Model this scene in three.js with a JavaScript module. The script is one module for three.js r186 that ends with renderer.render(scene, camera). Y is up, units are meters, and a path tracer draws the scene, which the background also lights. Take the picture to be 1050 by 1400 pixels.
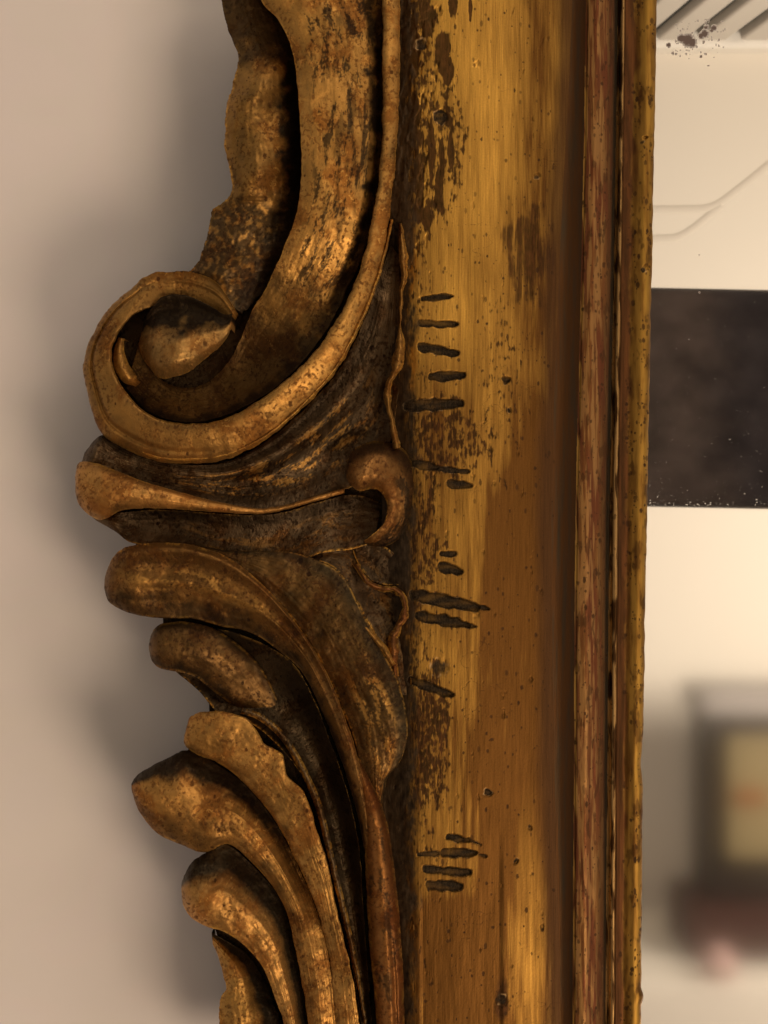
import * as THREE from 'three';
import { RectAreaLightUniformsLib } from 'three/addons/lights/RectAreaLightUniformsLib.js';
import { RoundedBoxGeometry } from 'three/addons/geometries/RoundedBoxGeometry.js';

// ---------------------------------------------------------------- camera, light, exposure
// one unit is a metre; the plane z = 0 is the front of the frieze and the camera stands half a metre before it
const S = 0.0002, D = 0.5, ZREF = 10;            // metres per grid unit on the plane z = 0; ZREF = its height in mm
const scene = new THREE.Scene();
scene.background = new THREE.Color().setRGB(0.50, 0.436, 0.398);
const camera = new THREE.PerspectiveCamera(2 * Math.atan(0.14 / D) * 180 / Math.PI, 0.75, 0.02, 40);
camera.position.set(0, 0, D); camera.lookAt(0, 0, 0);
const renderer = new THREE.WebGLRenderer({ antialias: true });
renderer.toneMapping = THREE.LinearToneMapping;
renderer.toneMappingExposure = 1;
renderer.shadowMap.enabled = true;
RectAreaLightUniformsLib.init();
const KEY = { at: [0.62, 1.02, 0.72], w: 0.62, h: 0.9, power: 2.8, color: [1, 0.80, 0.62] };
const LOW = { at: [0.56, -0.62, 0.82], w: 0.44, h: 0.44, power: 10.5, color: [1, 0.77, 0.57] };  // added fill for the glow of the bright far wall
const FAR = { at: [1.15, 0.0, 1.75], to: [0.62, -0.12, 3.0], w: 0.4, h: 0.5, power: 33, color: [1, 0.89, 0.75] };

// ---------------------------------------------------------------- numbers and noise
function rng(seed) { let s = seed >>> 0; return () => { s = (s + 0x6D2B79F5) | 0; let t = Math.imul(s ^ (s >>> 15), 1 | s); t = (t + Math.imul(t ^ (t >>> 7), 61 | t)) ^ t; return ((t ^ (t >>> 14)) >>> 0) / 4294967296; }; }
const PERM = new Uint8Array(512), GX = new Float32Array(256), GY = new Float32Array(256);
{ const r = rng(7); const p = [...Array(256).keys()]; for (let i = 255; i > 0; i--) { const j = Math.floor(r() * (i + 1)); [p[i], p[j]] = [p[j], p[i]]; } for (let i = 0; i < 512; i++) PERM[i] = p[i & 255]; for (let i = 0; i < 256; i++) { const a = r() * Math.PI * 2; GX[i] = Math.cos(a); GY[i] = Math.sin(a); } }
function noise(x, y) {                            // gradient noise, about -0.7 .. 0.7
  const xi = Math.floor(x), yi = Math.floor(y), fx = x - xi, fy = y - yi, X = xi & 255, Y = yi & 255;
  const u = fx * fx * fx * (fx * (fx * 6 - 15) + 10), v = fy * fy * fy * (fy * (fy * 6 - 15) + 10);
  const a = PERM[PERM[X] + Y], b = PERM[PERM[X + 1] + Y], c = PERM[PERM[X] + Y + 1], d = PERM[PERM[X + 1] + Y + 1];
  const n0 = GX[a] * fx + GY[a] * fy, n1 = GX[b] * (fx - 1) + GY[b] * fy, n2 = GX[c] * fx + GY[c] * (fy - 1), n3 = GX[d] * (fx - 1) + GY[d] * (fy - 1);
  return n0 + u * (n1 - n0) + v * (n2 + u * (n3 - n2) - n0 - u * (n1 - n0));
}
function fbm(x, y, n = 4) { let s = 0, a = 1; for (let i = 0; i < n; i++) { s += a * noise(x, y); x = x * 2.03 + 17.7; y = y * 2.03 + 5.3; a *= 0.5; } return s; }
const clamp = (x, a = 0, b = 1) => x < a ? a : x > b ? b : x;
const sm = (a, b, x) => { const t = clamp((x - a) / (b - a)); return t * t * (3 - 2 * t); };
const mix = (a, b, t) => a + (b - a) * t;
const mix3 = (a, b, t) => [a[0] + (b[0] - a[0]) * t, a[1] + (b[1] - a[1]) * t, a[2] + (b[2] - a[2]) * t];
const mul3 = (a, k) => [a[0] * k, a[1] * k, a[2] * k];

// a point of the frame measured on the plane z = 0 (grid units) and its height above the wall side (mm)
function P(px, py, z) { const d = (z - ZREF) / 1000, k = (D - d) / D; return [(px - 525) * S * k, (700 - py) * S * k, d]; }
// Catmull-Rom through control points of any dimension
function crv(pts, t) {
  const n = pts.length - 1, f = clamp(t, 0, 1) * n, i = Math.min(Math.floor(f), n - 1), u = f - i;
  const p0 = pts[Math.max(i - 1, 0)], p1 = pts[i], p2 = pts[i + 1], p3 = pts[Math.min(i + 2, n)], o = [];
  for (let k = 0; k < p1.length; k++) { const a = p0[k], b = p1[k], c = p2[k], d = p3[k]; o.push(0.5 * (2 * b + (c - a) * u + (2 * a - 5 * b + 4 * c - d) * u * u + (3 * b - 3 * c + d - a) * u * u * u)); }
  return o;
}

// ---------------------------------------------------------------- things and parts
const used = {};
function numbered(n) { if (!(n in used)) { used[n] = 0; return n; } used[n]++; return n + '_' + String(used[n]).padStart(3, '0'); }
function mesh(name, geo, mat, parent) { const m = new THREE.Mesh(geo, mat); m.name = numbered(name); m.castShadow = m.receiveShadow = true; parent.add(m); return m; }
function thing(name, label, category, at) { const g = new THREE.Group(); g.name = numbered(name); g.position.set(...at); g.userData = { label, category }; scene.add(g); return g; }
function struct(name, geo, mat) { const m = mesh(name, geo, mat, scene); m.userData.kind = 'structure'; return m; }

// ---------------------------------------------------------------- textures of the gilding
const GOLD = [0.62, 0.345, 0.066], TONED = [0.140, 0.062, 0.014], BOLE = [0.24, 0.085, 0.035], BROWN = [0.062, 0.028, 0.010], GRIME_SHADE = [0.04, 0.03, 0.018], GREY = [0.085, 0.072, 0.048];
// key lines of the moulding: x at y = 0, 350, 700, 1050, 1400
const LINES = { left: [535, 535, 535, 535, 535], roll: [690, 688, 684, 682, 681], sco: [772, 755, 744, 748, 757], beadL: [803, 797, 789, 786.5, 785], beadR: [843, 838, 831, 829, 828], filL: [848, 843, 837, 834, 831], filR: [856, 851, 847, 844, 842], lipL: [876, 872, 867, 864, 862], lipR: [898, 891.5, 884.5, 879, 876.5] };
const LPT = Object.fromEntries(Object.entries(LINES).map(([k, v]) => [k, v.map(x => [x])]));
function lineX(k, y) { const t = y / 1400; if (t < 0) return LINES[k][0] + (LINES[k][0] - LINES[k][1]) * (-t * 4); if (t > 1) return LINES[k][4] + (LINES[k][4] - LINES[k][3]) * ((t - 1) * 4); return crv(LPT[k], t)[0]; }
// cuts of the gouge across the frieze: x0, y0, x1, y1, half width, depth in mm
const CUTS = [[577, 408, 619, 405, 4, 1.2], [574, 442, 624, 444, 5, 1.5], [573, 474, 626, 484, 6, 1.6], [589, 515, 632, 514, 7, 1.8], [556, 555, 630, 552, 8, 1.8], [556, 632, 596, 640, 6, 1.6], [596, 640, 640, 645, 4, 1.0], [613, 661, 643, 664, 5.5, 1.4], [603, 758, 622, 756, 4, 1.2], [602, 774, 629, 782, 7, 1.8], [564, 813, 652, 831, 8.5, 2.2], [648, 829, 668, 833, 3, 1.2], [570, 841, 640, 855, 7, 2], [640, 855, 651, 857, 3, 1], [560, 930, 618, 951, 6, 1.8], [612, 1144, 640, 1149, 4.5, 1.4], [640, 1149, 657, 1155, 2, 0.8], [606, 1166, 650, 1167, 6, 1.6], [572, 1168, 606, 1167, 3.5, 0.9], [650, 1167, 665, 1171, 2, 0.8], [580, 1188, 604, 1190, 6, 1.2], [606, 1191, 642, 1194, 6, 1.6], [586, 1210, 630, 1212, 7, 1.6]];
const PITS = [[602, 160, 11, 1.4], [692, 519, 6, 1.5], [697, 561, 3, 0.8], [667, 1084, 6, 1.2], [706, 1178, 3.5, 1], [725, 1131, 3, 0.8], [600, 912, 14, 0.6], [686, 1368, 9, 0.8], [735, 240, 4, 0.6], [576, 60, 9, 1], [883, 188, 3, 0.8], [884, 365, 5, 0.8]];
function cutDepth(x, y, rag = 0) {
  let d = 0;
  for (const [x0, y0, x1, y1, w, dep] of CUTS) {
    if (y < Math.min(y0, y1) - w - 4 || y > Math.max(y0, y1) + w + 4 || x < x0 - w - 4 || x > x1 + w + 4) continue;
    const dx = x1 - x0, dy = y1 - y0, t = clamp(((x - x0) * dx + (y - y0) * dy) / (dx * dx + dy * dy)), q = Math.hypot((x - x0 - t * dx) * (t === 0 ? 1.6 : 1), y - y0 - t * dy) + rag * (noise(x * 0.09 + y0, y * 0.14) + 0.2 * noise(x * 0.45, y * 0.35));
    d = Math.max(d, dep * sm(1.12, 0.7, q / (w * (0.45 + 0.62 * Math.pow(Math.sin(Math.PI * Math.min(0.97, t * 0.8 + 0.17)), 0.7) + 0.45 * noise(x * 0.07, y0)))));
  }
  for (const [x0, y0, w, dep] of PITS) { const q = Math.hypot(x - x0, y - y0); if (q < w + 8) d = Math.max(d, dep * sm(1.15, 0.4, (q + 3.5 * noise(x * 0.16, y * 0.16)) / w)); }
  return d;
}
const TX0 = 470, TX1 = 920, TY0 = -220, TY1 = 1620;
function dataTex(w, h, arr, color) { const t = new THREE.DataTexture(arr, w, h, THREE.RGBAFormat); t.magFilter = THREE.LinearFilter; t.minFilter = THREE.LinearFilter; t.wrapS = t.wrapT = THREE.ClampToEdgeWrapping; if (color) t.colorSpace = THREE.SRGBColorSpace; t.needsUpdate = true; return t; }
const enc = c => { const s = c <= 0.0031308 ? 12.92 * c : 1.055 * Math.pow(c, 1 / 2.4) - 0.055; return Math.round(255 * clamp(s)); };
function bake(x0, y0, x1, y1, w, h, fn) {          // fn(x, y) -> [r, g, b, metal, rough, bump]
  const c = new Uint8Array(w * h * 4), m = new Uint8Array(w * h * 4), b = new Uint8Array(w * h * 4);
  for (let j = 0; j < h; j++) for (let i = 0; i < w; i++) {
    const x = x0 + (x1 - x0) * (i + 0.5) / w, y = y1 - (y1 - y0) * (j + 0.5) / h, o = fn(x, y), k = (j * w + i) * 4;
    c[k] = enc(o[0]); c[k + 1] = enc(o[1]); c[k + 2] = enc(o[2]); c[k + 3] = 255;
    m[k] = 0; m[k + 1] = Math.round(255 * clamp(o[4])); m[k + 2] = Math.round(255 * clamp(o[3])); m[k + 3] = 255;
    b[k] = b[k + 1] = b[k + 2] = Math.round(255 * clamp(o[5])); b[k + 3] = 255;
  }
  return { map: dataTex(w, h, c, true), mr: dataTex(w, h, m), bump: dataTex(w, h, b) };
}
function speckle(x0, y0, x1, y1, k, list) {         // small dark spots splatted into a mask
  const w = Math.round((x1 - x0) * k), h = Math.round((y1 - y0) * k), a = new Float32Array(w * h);
  for (const [x, y, r, v, e] of list) { const cx = (x - x0) * k, cy = (y - y0) * k, R = r * k, Ry = R * (e || 1);
    for (let j = Math.max(0, Math.floor(cy - Ry - 2)); j <= Math.min(h - 1, cy + Ry + 2); j++) for (let i = Math.max(0, Math.floor(cx - R - 2)); i <= Math.min(w - 1, cx + R + 2); i++) { const q = Math.hypot((i - cx) / R, (j - cy) / Ry) + 0.35 * noise(i * 0.5, j * 0.5); a[j * w + i] = Math.max(a[j * w + i], v * sm(1.2, 0.7, q)); } }
  return (x, y) => { const i = Math.round((x - x0) * k), j = Math.round((y - y0) * k); return i < 0 || j < 0 || i >= w || j >= h ? 0 : a[j * w + i]; };
}
const r1 = rng(41), spots = [];
for (let i = 0; i < 900; i++) { const y = TY0 + r1() * (TY1 - TY0), big = r1(); spots.push([560 + r1() * 200, y, 0.7 + 1.5 * big * big * big, 0.4 + 0.5 * r1(), 1 + r1() * 1.3]); }
for (let i = 0; i < 1500; i++) { const y = TY0 + r1() * (TY1 - TY0), f = r1(), big = r1(); if (fbm(y * 0.018, f * 2, 3) < 0.12 - 0.1 * f) continue; spots.push([lineX('filR', y) + 10 + f * 34, y, 0.8 + 2.0 * big * big * big, 0.5 + 0.5 * r1(), 1 + r1()]); }
for (let i = 0; i < 700; i++) { const y = TY0 + r1() * (TY1 - TY0), f = r1(), big = r1(); spots.push([lineX('beadL', y) + f * 56, y, 0.7 + 1.8 * big * big * big, 0.5 + 0.4 * r1(), 1 + r1()]); }
const dotMask = speckle(TX0, TY0, TX1, TY1, 1.1, spots);
function blob(x, y, cx, cy, rx, ry) { return sm(1.3, 0.5, Math.hypot((x - cx) / rx, (y - cy) / ry) + 0.55 * fbm(x * 0.05, y * 0.03, 3)); }
const CHIPS = [[584, 26, 13, 34], [603, 72, 13, 30], [613, 96, 8, 22], [566, 62, 10, 60], [590, 208, 6, 44], [604, 218, 4, 48], [616, 206, 5, 30], [572, 245, 9, 70], [601, 258, 7, 34], [566, 165, 9, 46], [620, 8, 8, 20], [643, 12, 3, 18], [585, 300, 9, 24], [612, 165, 9, 12]];
let lineY = -1e9, L = {};
function framePattern(x, y) {
  if (y !== lineY) { lineY = y; for (const k in LINES) L[k] = lineX(k, y); }
  const streak = fbm(x * 0.16, y * 0.008 + 3, 4), hair = noise(x * 0.75, y * 0.035 + 40), cloud = fbm(x * 0.014 + 9, y * 0.005, 3), grain = noise(x * 0.55, y * 0.45);
  const frag0 = fbm(x * 0.2, y * 0.2, 3); let c, metal = 0.9, rough = 0.54 + 0.07 * streak, bump = 0.62 + 0.09 * hair + 0.05 * grain;
  if (x < L.sco + 12) {                             // frieze: water gilding rubbed along its length
    let tone = clamp(0.24 + 0.30 * streak + 0.5 * cloud + 0.16 * hair + 0.50 * sm(240, 700, y) + 0.14 * sm(800, 1250, y) + 0.55 * sm(640, 750, x) * sm(1500, 900, y));  // darkens downwards; towards the scotia the shade of the cove is painted in
    const x_ = x; x += 16 * fbm(y * 0.006 + 3, x * 0.02, 3); tone += 0.3 * sm(640, 672, x) * sm(722, 690, x) * sm(560, 860, y) + 0.35 * sm(682, 676, x) * sm(576, 590, x) * sm(1215, 1260, y) - 0.2 * sm(684, 704, x) * sm(752, 728, x) * sm(1050, 1200, y); x = x_;  // darker hollow and paler roll: shading of the shallow relief put into the tone
    c = mix3(GOLD, TONED, clamp(tone));
    // bare bole and dark ground where the leaf has gone: ragged along the carving, streaked with the grain
    const rag = fbm(x * 0.075, y * 0.028 + 11, 5), frag = noise(x * 0.4, y * 0.12), fine = fbm(x * 0.34, y * 0.06 + 90, 3), chip = fbm(x * 0.13 + 60, y * 0.085, 4);
    const lost = (m, k = 0.0) => sm(0.42, 0.70, m * 0.62 + 0.42 * chip + 0.34 * fine + 0.2 * rag + k);     // leaf lost where the mask m is high, in chips and streaks
    let wear = lost(sm(640, 562, x) * (0.42 + 0.5 * sm(470, 180, y) + 0.25 * sm(560, 640, y) * sm(1240, 1040, y)) + 0.12);
    wear = Math.max(wear, lost(0.95 * blob(x, y, 604, 600, 70, 66)), lost(1.1 * blob(x, y, 588, 1010, 30, 130)), lost(0.9 * blob(x, y, 583, 745, 26, 95)), lost(0.9 * blob(x, y, 600, 195, 44, 120)), lost(0.6 * blob(x, y, 688, 520, 40, 150)));
    if (y < 330 && x < 665) for (const [cx, cy, rx, ry] of CHIPS) if (Math.abs(x - cx) < rx * 2.2 && Math.abs(y - cy) < ry * 2) wear = Math.max(wear, sm(0.25, 0.6, blob(x, y, cx, cy, rx, ry) + 0.45 * fine + 0.3 * chip));
    wear = Math.max(wear, blob(x, y, 686, 1368, 10, 30) * 0.9);
    const smear = sm(0.1, 1.0, blob(x, y, 724, 350, 34, 74) * (0.9 + 0.9 * streak) + 0.35 * hair + 0.25 * fine) * 0.85;
    wear = Math.max(wear, smear);
    const bare = mix3([0.085, 0.034, 0.012], [0.024, 0.012, 0.005], clamp(0.6 + 0.9 * frag + 0.6 * rag));
    c = mix3(c, bare, 0.92 * wear); metal = mix(metal, 0.7, wear); rough = mix(rough, 0.58, wear); bump -= 0.25 * wear;
    const grime = sm(574, 556, x + 16 * rag + 5 * frag); c = mix3(c, mix3([0.03, 0.02, 0.011], [0.075, 0.049, 0.026], clamp(0.4 + 0.9 * cloud + 0.7 * chip + 0.3 * frag)), grime); metal *= 1 - 0.35 * grime; rough = mix(rough, 0.7, grime); bump += grime * 0.3 * chip;
    const deep = sm(L.sco - 20, L.sco + 4, x + 8 * cloud); c = mix3(c, BROWN, 0.8 * deep); metal *= 1 - 0.5 * deep;  // brown painted in for the shade where the cove falls away
    const hr = noise(x * 1.15, y * 0.022 + 7) + 0.7 * noise(x * 0.5 + 31, y * 0.011), ch = noise(x * 0.35, y * 0.5 + 12);
    c = mul3(c, clamp(1 + 0.26 * hr + 0.08 * ch + 0.1 * grain, 0.5, 1.4)); c = mix3(c, bare, 0.55 * sm(0.42, 0.75, hr) * sm(-0.2, 0.3, rag)); bump += 0.06 * hr;
    const crack = sm(0.012, 0.0, Math.abs(fbm(x * 0.012, y * 0.03 + 70, 3) - 0.12)) * sm(0.15, 0.3, noise(x * 0.01, y * 0.012 + 31)); c = mix3(c, BROWN, 0.6 * crack); bump -= 0.2 * crack;
  } else if (x < L.beadL - 1) { c = mul3(mix3(BROWN, GRIME_SHADE, clamp(0.2 + streak)), 1.5); metal = 0.85; rough = 0.55; }  // scotia: dark dirt, with the shade of the groove painted in
  else if (x < L.filL) {                            // bead: red bole rubbed through, gold left in streaks
    const f = (x - L.beadL) / (L.beadR - L.beadL), s = fbm(x * 0.22, y * 0.012 + 23, 4), p = fbm(x * 0.05, y * 0.007 + 5, 3);
    const lime = sm(0.05, 0.35, s + 0.2 * sm(0.5, 0.25, Math.abs(f - 0.34)) + 0.3 * p);
    c = mix3(mix3([0.14, 0.046, 0.018], [0.20, 0.09, 0.025], clamp(0.5 + 1.3 * p + 0.5 * s)), [0.36, 0.195, 0.065], 0.6 * lime);
    c = mix3(c, BROWN, 0.7 * sm(0.6, 0.95, f + 0.25 * s)); c = mix3(c, GRIME_SHADE, sm(0.93, 1.05, f)); metal = 0.6; rough = 0.45 + 0.1 * s;
    const w = sm(0.22, 0.4, fbm(x * 0.12, y * 0.03 + 90, 4)); c = mix3(c, BROWN, 0.6 * w);
    c = mix3(c, GOLD, 0.7 * sm(0.09, 0.02, f) * sm(-0.1, 0.2, s));
  } else if (x < L.filR + 2) { const s = fbm(x * 0.15, y * 0.016 + 61, 4); c = mix3([0.42, 0.25, 0.09], BROWN, sm(0.05, 0.4, s + 0.12)); rough = 0.42; }
  else {                                            // hollow and sight edge
    const f = (x - L.filR) / (L.lipR - L.filR), s = fbm(x * 0.12, y * 0.011 + 77, 4), p = fbm(x * 0.06, y * 0.02 + 33, 4);
    c = mix3(mix3(BROWN, [0.13, 0.052, 0.017], clamp(0.5 + s)), mix3(mul3(GOLD, 0.6), TONED, clamp(0.3 + s + 0.5 * p)), sm(0.34, 0.62, f + 0.22 * p));
    metal = mix(0.6, 0.92, f); rough = 0.54; const w = sm(0.2, 0.42, p + 0.25 * noise(x * 0.3, y * 0.12)); c = mix3(c, BROWN, 0.55 * w); bump -= 0.12 * w;
  }
  const d = dotMask(x, y); c = mix3(c, mul3(BROWN, 0.7), d); metal *= 1 - 0.7 * d; rough = mix(rough, 0.7, d); bump -= 0.35 * d;
  const cut = clamp(cutDepth(x, y, 2.6) / 0.9); if (cut > 0) { const lip = sm(0.03, 0.2, cut) * sm(0.75, 0.35, cut) * sm(-0.1, 0.25, noise(x * 0.12, y * 0.09 + 3)); c = mix3(c, [0.42, 0.27, 0.12], 0.8 * lip); c = mix3(c, mix3([0.016, 0.011, 0.006], [0.055, 0.036, 0.018], clamp(0.35 + 1.2 * grain + 0.7 * hair + 0.5 * frag0)), sm(0.25, 0.8, cut) * clamp(0.92 + 0.5 * noise(x * 0.03, y * 0.11 + 9))); metal *= 1 - 0.5 * cut; rough = mix(rough, 0.65, cut); }
  return [...c, metal, rough, bump];
}
const OX0 = 60, OX1 = 600, OY0 = -70, OY1 = 1470;
const spots2 = []; { const r = rng(99); for (let i = 0; i < 2600; i++) { const b = r(); spots2.push([OX0 + r() * 540, OY0 + r() * 1540, 0.8 + 2.4 * b * b * b * b, 0.35 + 0.6 * r(), 0.8 + r() * 0.8]); } }
const dotMask2 = speckle(OX0, OY0, OX1, OY1, 1.1, spots2);
function carvedPattern(x, y) {                      // neutral tint: the tone of each part is in its own vertex colours
  const wx = x + 14 * noise(x * 0.03, y * 0.03), wy = y + 14 * noise(x * 0.03 + 40, y * 0.03);
  const a = fbm(wx * 0.022, wy * 0.018, 5), b = fbm(wx * 0.10 + 3, wy * 0.08, 4), g = noise(x * 0.5, y * 0.42), h = noise(x * 1.1, y * 1.0);
  const worn = sm(-0.15, 0.45, a + 0.45 * b + 0.2 * g), pit = sm(0.02, 0.34, fbm(x * 0.2 + 50, y * 0.17, 3) + 0.2 * h) * sm(-0.4, 0.25, fbm(x * 0.025 + 8, y * 0.02, 3) + 0.1);
  let c = mix3([1, 1, 1], [0.60, 0.47, 0.36], worn); c = mix3(c, [0.26, 0.17, 0.12], 0.72 * pit); c = mul3(c, 1.02 + 0.26 * g + 0.2 * h);
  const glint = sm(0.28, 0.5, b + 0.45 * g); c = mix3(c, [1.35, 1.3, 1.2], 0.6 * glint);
  const d = dotMask2(x, y); c = mix3(c, [0.18, 0.12, 0.1], d);
  return [...c, 0.85 - 0.3 * worn - 0.4 * pit - 0.4 * d, 0.5 + 0.1 * worn + 0.14 * pit + 0.05 * b + 0.2 * d - 0.08 * glint, 0.55 + 0.14 * b + 0.16 * g + 0.1 * h - 0.22 * pit - 0.3 * d];
}
const FT = bake(TX0, TY0, TX1, TY1, 1000, 2044, framePattern);
const OT = bake(OX0, OY0, OX1, OY1, 900, 2000, carvedPattern);
const MAT = {
  frame: new THREE.MeshPhysicalMaterial({ specularIntensity: 0.22, map: FT.map, metalness: 1, metalnessMap: FT.mr, roughness: 1, roughnessMap: FT.mr, bumpMap: FT.bump, bumpScale: 0.00018 }),
  carved: new THREE.MeshPhysicalMaterial({ specularIntensity: 0.22, map: OT.map, metalness: 1, metalnessMap: OT.mr, roughness: 1, roughnessMap: OT.mr, bumpMap: OT.bump, bumpScale: 0.00014, vertexColors: true }),
  recess: new THREE.MeshPhysicalMaterial({ specularIntensity: 0.22, map: OT.map, metalness: 0.75, roughness: 0.52, bumpMap: OT.bump, bumpScale: 0.00035, vertexColors: true }),
};

// ---------------------------------------------------------------- lofts between two carved edges
function finish(pos, uv, col, idx) {
  const g = new THREE.BufferGeometry();
  g.setAttribute('position', new THREE.Float32BufferAttribute(pos, 3)); g.setAttribute('uv', new THREE.Float32BufferAttribute(uv, 2));
  if (col) g.setAttribute('color', new THREE.Float32BufferAttribute(col, 3));
  g.setIndex(idx); g.computeVertexNormals(); return g;
}
const UVO = p => [((p[0] / S + 525) - OX0) / (OX1 - OX0), 1 - ((700 - p[1] / S) - OY0) / (OY1 - OY0)];
const UVF = p => [((p[0] / S + 525) - TX0) / (TX1 - TX0), 1 - ((700 - p[1] / S) - TY0) / (TY1 - TY0)];
let loftNo = 0;
const chisel = (c, keep = 0.62) => q => q < c ? Math.pow(q / c, 1.7) : 1 - (1 - keep) * Math.pow((q - c) / (1 - c), 2.2);   // hollow flank, crest, flat face, sharp edge
const hump = (c = 0.5, p = 1) => q => { const u = q < c ? q / c * 0.5 : 0.5 + (q - c) / (1 - c) * 0.5; return Math.pow(Math.max(0, 4 * u * (1 - u)), p); };
/* a, b: the two edges as [x, y, height in mm]; crown: heights added along the middle (mm); prof(q, t): its cross-section;
   tint/dirt: tone of the gilding and of the toning and painted shade at q = 0, q = 1 and over all */
function loft({ a, b, crown = [0], prof = hump(), back = -4, tint = GOLD, dirtShade = GRIME_SHADE, d0 = 0, d1 = 0, dw = 0.25, all = 0, step = 1.6, rough = 0.22, ridges = null, wob = 1.2, streak = null, edge = 0.8, dfade = 2 }) {
  const seed = ++loftNo * 37.1; let la = 0, lb = 0, wmax = 0;
  for (let i = 1; i < a.length; i++) { la += Math.hypot(a[i][0] - a[i - 1][0], a[i][1] - a[i - 1][1]); lb += Math.hypot(b[i][0] - b[i - 1][0], b[i][1] - b[i - 1][1]); }
  for (let i = 0; i < a.length; i++) wmax = Math.max(wmax, Math.hypot(a[i][0] - b[i][0], a[i][1] - b[i][1]));
  const nt = Math.ceil(Math.max(la, lb) / step), nq = Math.max(6, Math.ceil(wmax / step)), K = crown.map(v => [v]);
  const pos = [], uv = [], col = [], idx = [], row = nq + 3;
  for (let i = 0; i <= nt; i++) {
    const t = i / nt, A = crv(a, t), B = crv(b, t), k = K.length > 1 ? crv(K, t)[0] : K[0][0];
    const wa = wob * (fbm(A[0] * 0.05 + seed, A[1] * 0.05, 2) + 0.35 * noise(A[0] * 0.28 + seed, A[1] * 0.28)), wb = wob * (fbm(B[0] * 0.05 - seed, B[1] * 0.05, 2) + 0.35 * noise(B[0] * 0.28 - seed, B[1] * 0.28));
    for (let j = -1; j <= nq + 1; j++) {
      const q = clamp(j / nq), skirt = j < 0 || j > nq;
      let x = mix(A[0] + wa, B[0] + wb, q), y = mix(A[1] + wa, B[1] + wb, q), z = mix(A[2], B[2], q) + k * prof(q, t);
      if (ridges) z += ridges(q, t);
      z += 0.35 * rough * fbm(wmax * q * 0.12 + seed, Math.max(la, lb) * t * 0.012, 2); z += rough * (1.3 * fbm(x * 0.035 + seed, y * 0.035, 3) + 0.2 * noise(x * 0.16, y * 0.16 + seed));
      if (skirt) z = back;
      const p = P(x, y, z); pos.push(...p); uv.push(...UVO(p));
      const n = fbm(x * 0.045 + seed * 0.3, y * 0.045, 4), n2 = noise(x * 0.3, y * 0.3);
      const amt = clamp(all + d0 * sm(dfade + 0.12, dfade - 0.12, t) * sm(dw, dw * 0.35, q + 0.14 * n) + d1 * sm(1 - dw, 1 - dw * 0.35, q + 0.14 * n) + 0.35 * n + 0.1 * n2);
      let c = mul3(mix3(tint, dirtShade, amt), 0.92 + 0.45 * fbm(x * 0.013 + seed, y * 0.011, 3) + 0.1 * n2);
      { const e = edge * sm(-0.15, 0.25, n2 + n) * Math.max((1 - clamp(d0)) * sm(4.5, 1.2, q * wmax), (1 - clamp(d1)) * sm(4.5, 1.2, (1 - q) * wmax)); c = mix3(c, mul3(GOLD, 1.15), e); }
      if (streak) { const [st, th, am, q0, q1, t0, t1] = streak, w0 = wmax * q, l0 = Math.max(la, lb) * t, v = fbm(w0 * 0.06 + seed, l0 * 0.022, 4) + 0.4 * noise(w0 * 0.32, l0 * 0.16 + seed) + 0.35 * n2; c = mix3(c, st, am * sm(th, th + 0.22, v) * sm(q0 - 0.08, q0 + 0.08, q) * sm(q1 + 0.08, q1 - 0.08, q) * sm(t0 - 0.06, t0 + 0.06, t) * sm(t1 + 0.06, t1 - 0.06, t)); }
      col.push(...c);
    }
  }
  for (let i = 0; i < nt; i++) for (let j = 0; j < row - 1; j++) { const p = i * row + j; idx.push(p, p + row, p + 1, p + 1, p + row, p + row + 1); }
  // close the two ends down to the back
  for (const i of [0, nt]) { const base = pos.length / 3; for (let j = 0; j < row; j++) { const s = (i * row + j) * 3; const q = P(pos[s] / S + 525, 700 - pos[s + 1] / S, back); pos.push(pos[s], pos[s + 1], q[2]); uv.push(uv[(i * row + j) * 2], uv[(i * row + j) * 2 + 1]); col.push(col[s], col[s + 1], col[s + 2]); }
    for (let j = 0; j < row - 1; j++) { const p = i * row + j, r = base + j; if (i === 0) idx.push(p, p + 1, r, r, p + 1, r + 1); else idx.push(p, r, p + 1, p + 1, r, r + 1); } }
  // face towards the viewer whatever the order of the edges
  const g = finish(pos, uv, col, idx), nz = g.attributes.normal; let s = 0; for (let i = 2; i < nz.array.length; i += 3) s += nz.array[i];
  if (s < 0) { for (let i = 0; i < idx.length; i += 3) [idx[i + 1], idx[i + 2]] = [idx[i + 2], idx[i + 1]]; g.setIndex(idx); g.computeVertexNormals(); }
  return g;
}
// a rib of given half widths along a line: [x, y, height, half width]
function rib(pts, o = {}) {
  const a = [], b = [], c = [];
  pts.forEach((p, i) => { const p0 = pts[Math.max(0, i - 1)], p1 = pts[Math.min(pts.length - 1, i + 1)], dx = p1[0] - p0[0], dy = p1[1] - p0[1], l = Math.hypot(dx, dy); a.push([p[0] - dy / l * p[3], p[1] + dx / l * p[3], p[2]]); b.push([p[0] + dy / l * p[3], p[1] - dx / l * p[3], p[2]]); c.push(o.k ? o.k * p[3] : p[3] * 0.22); });
  return loft({ a, b, crown: c, ...o });
}

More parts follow.
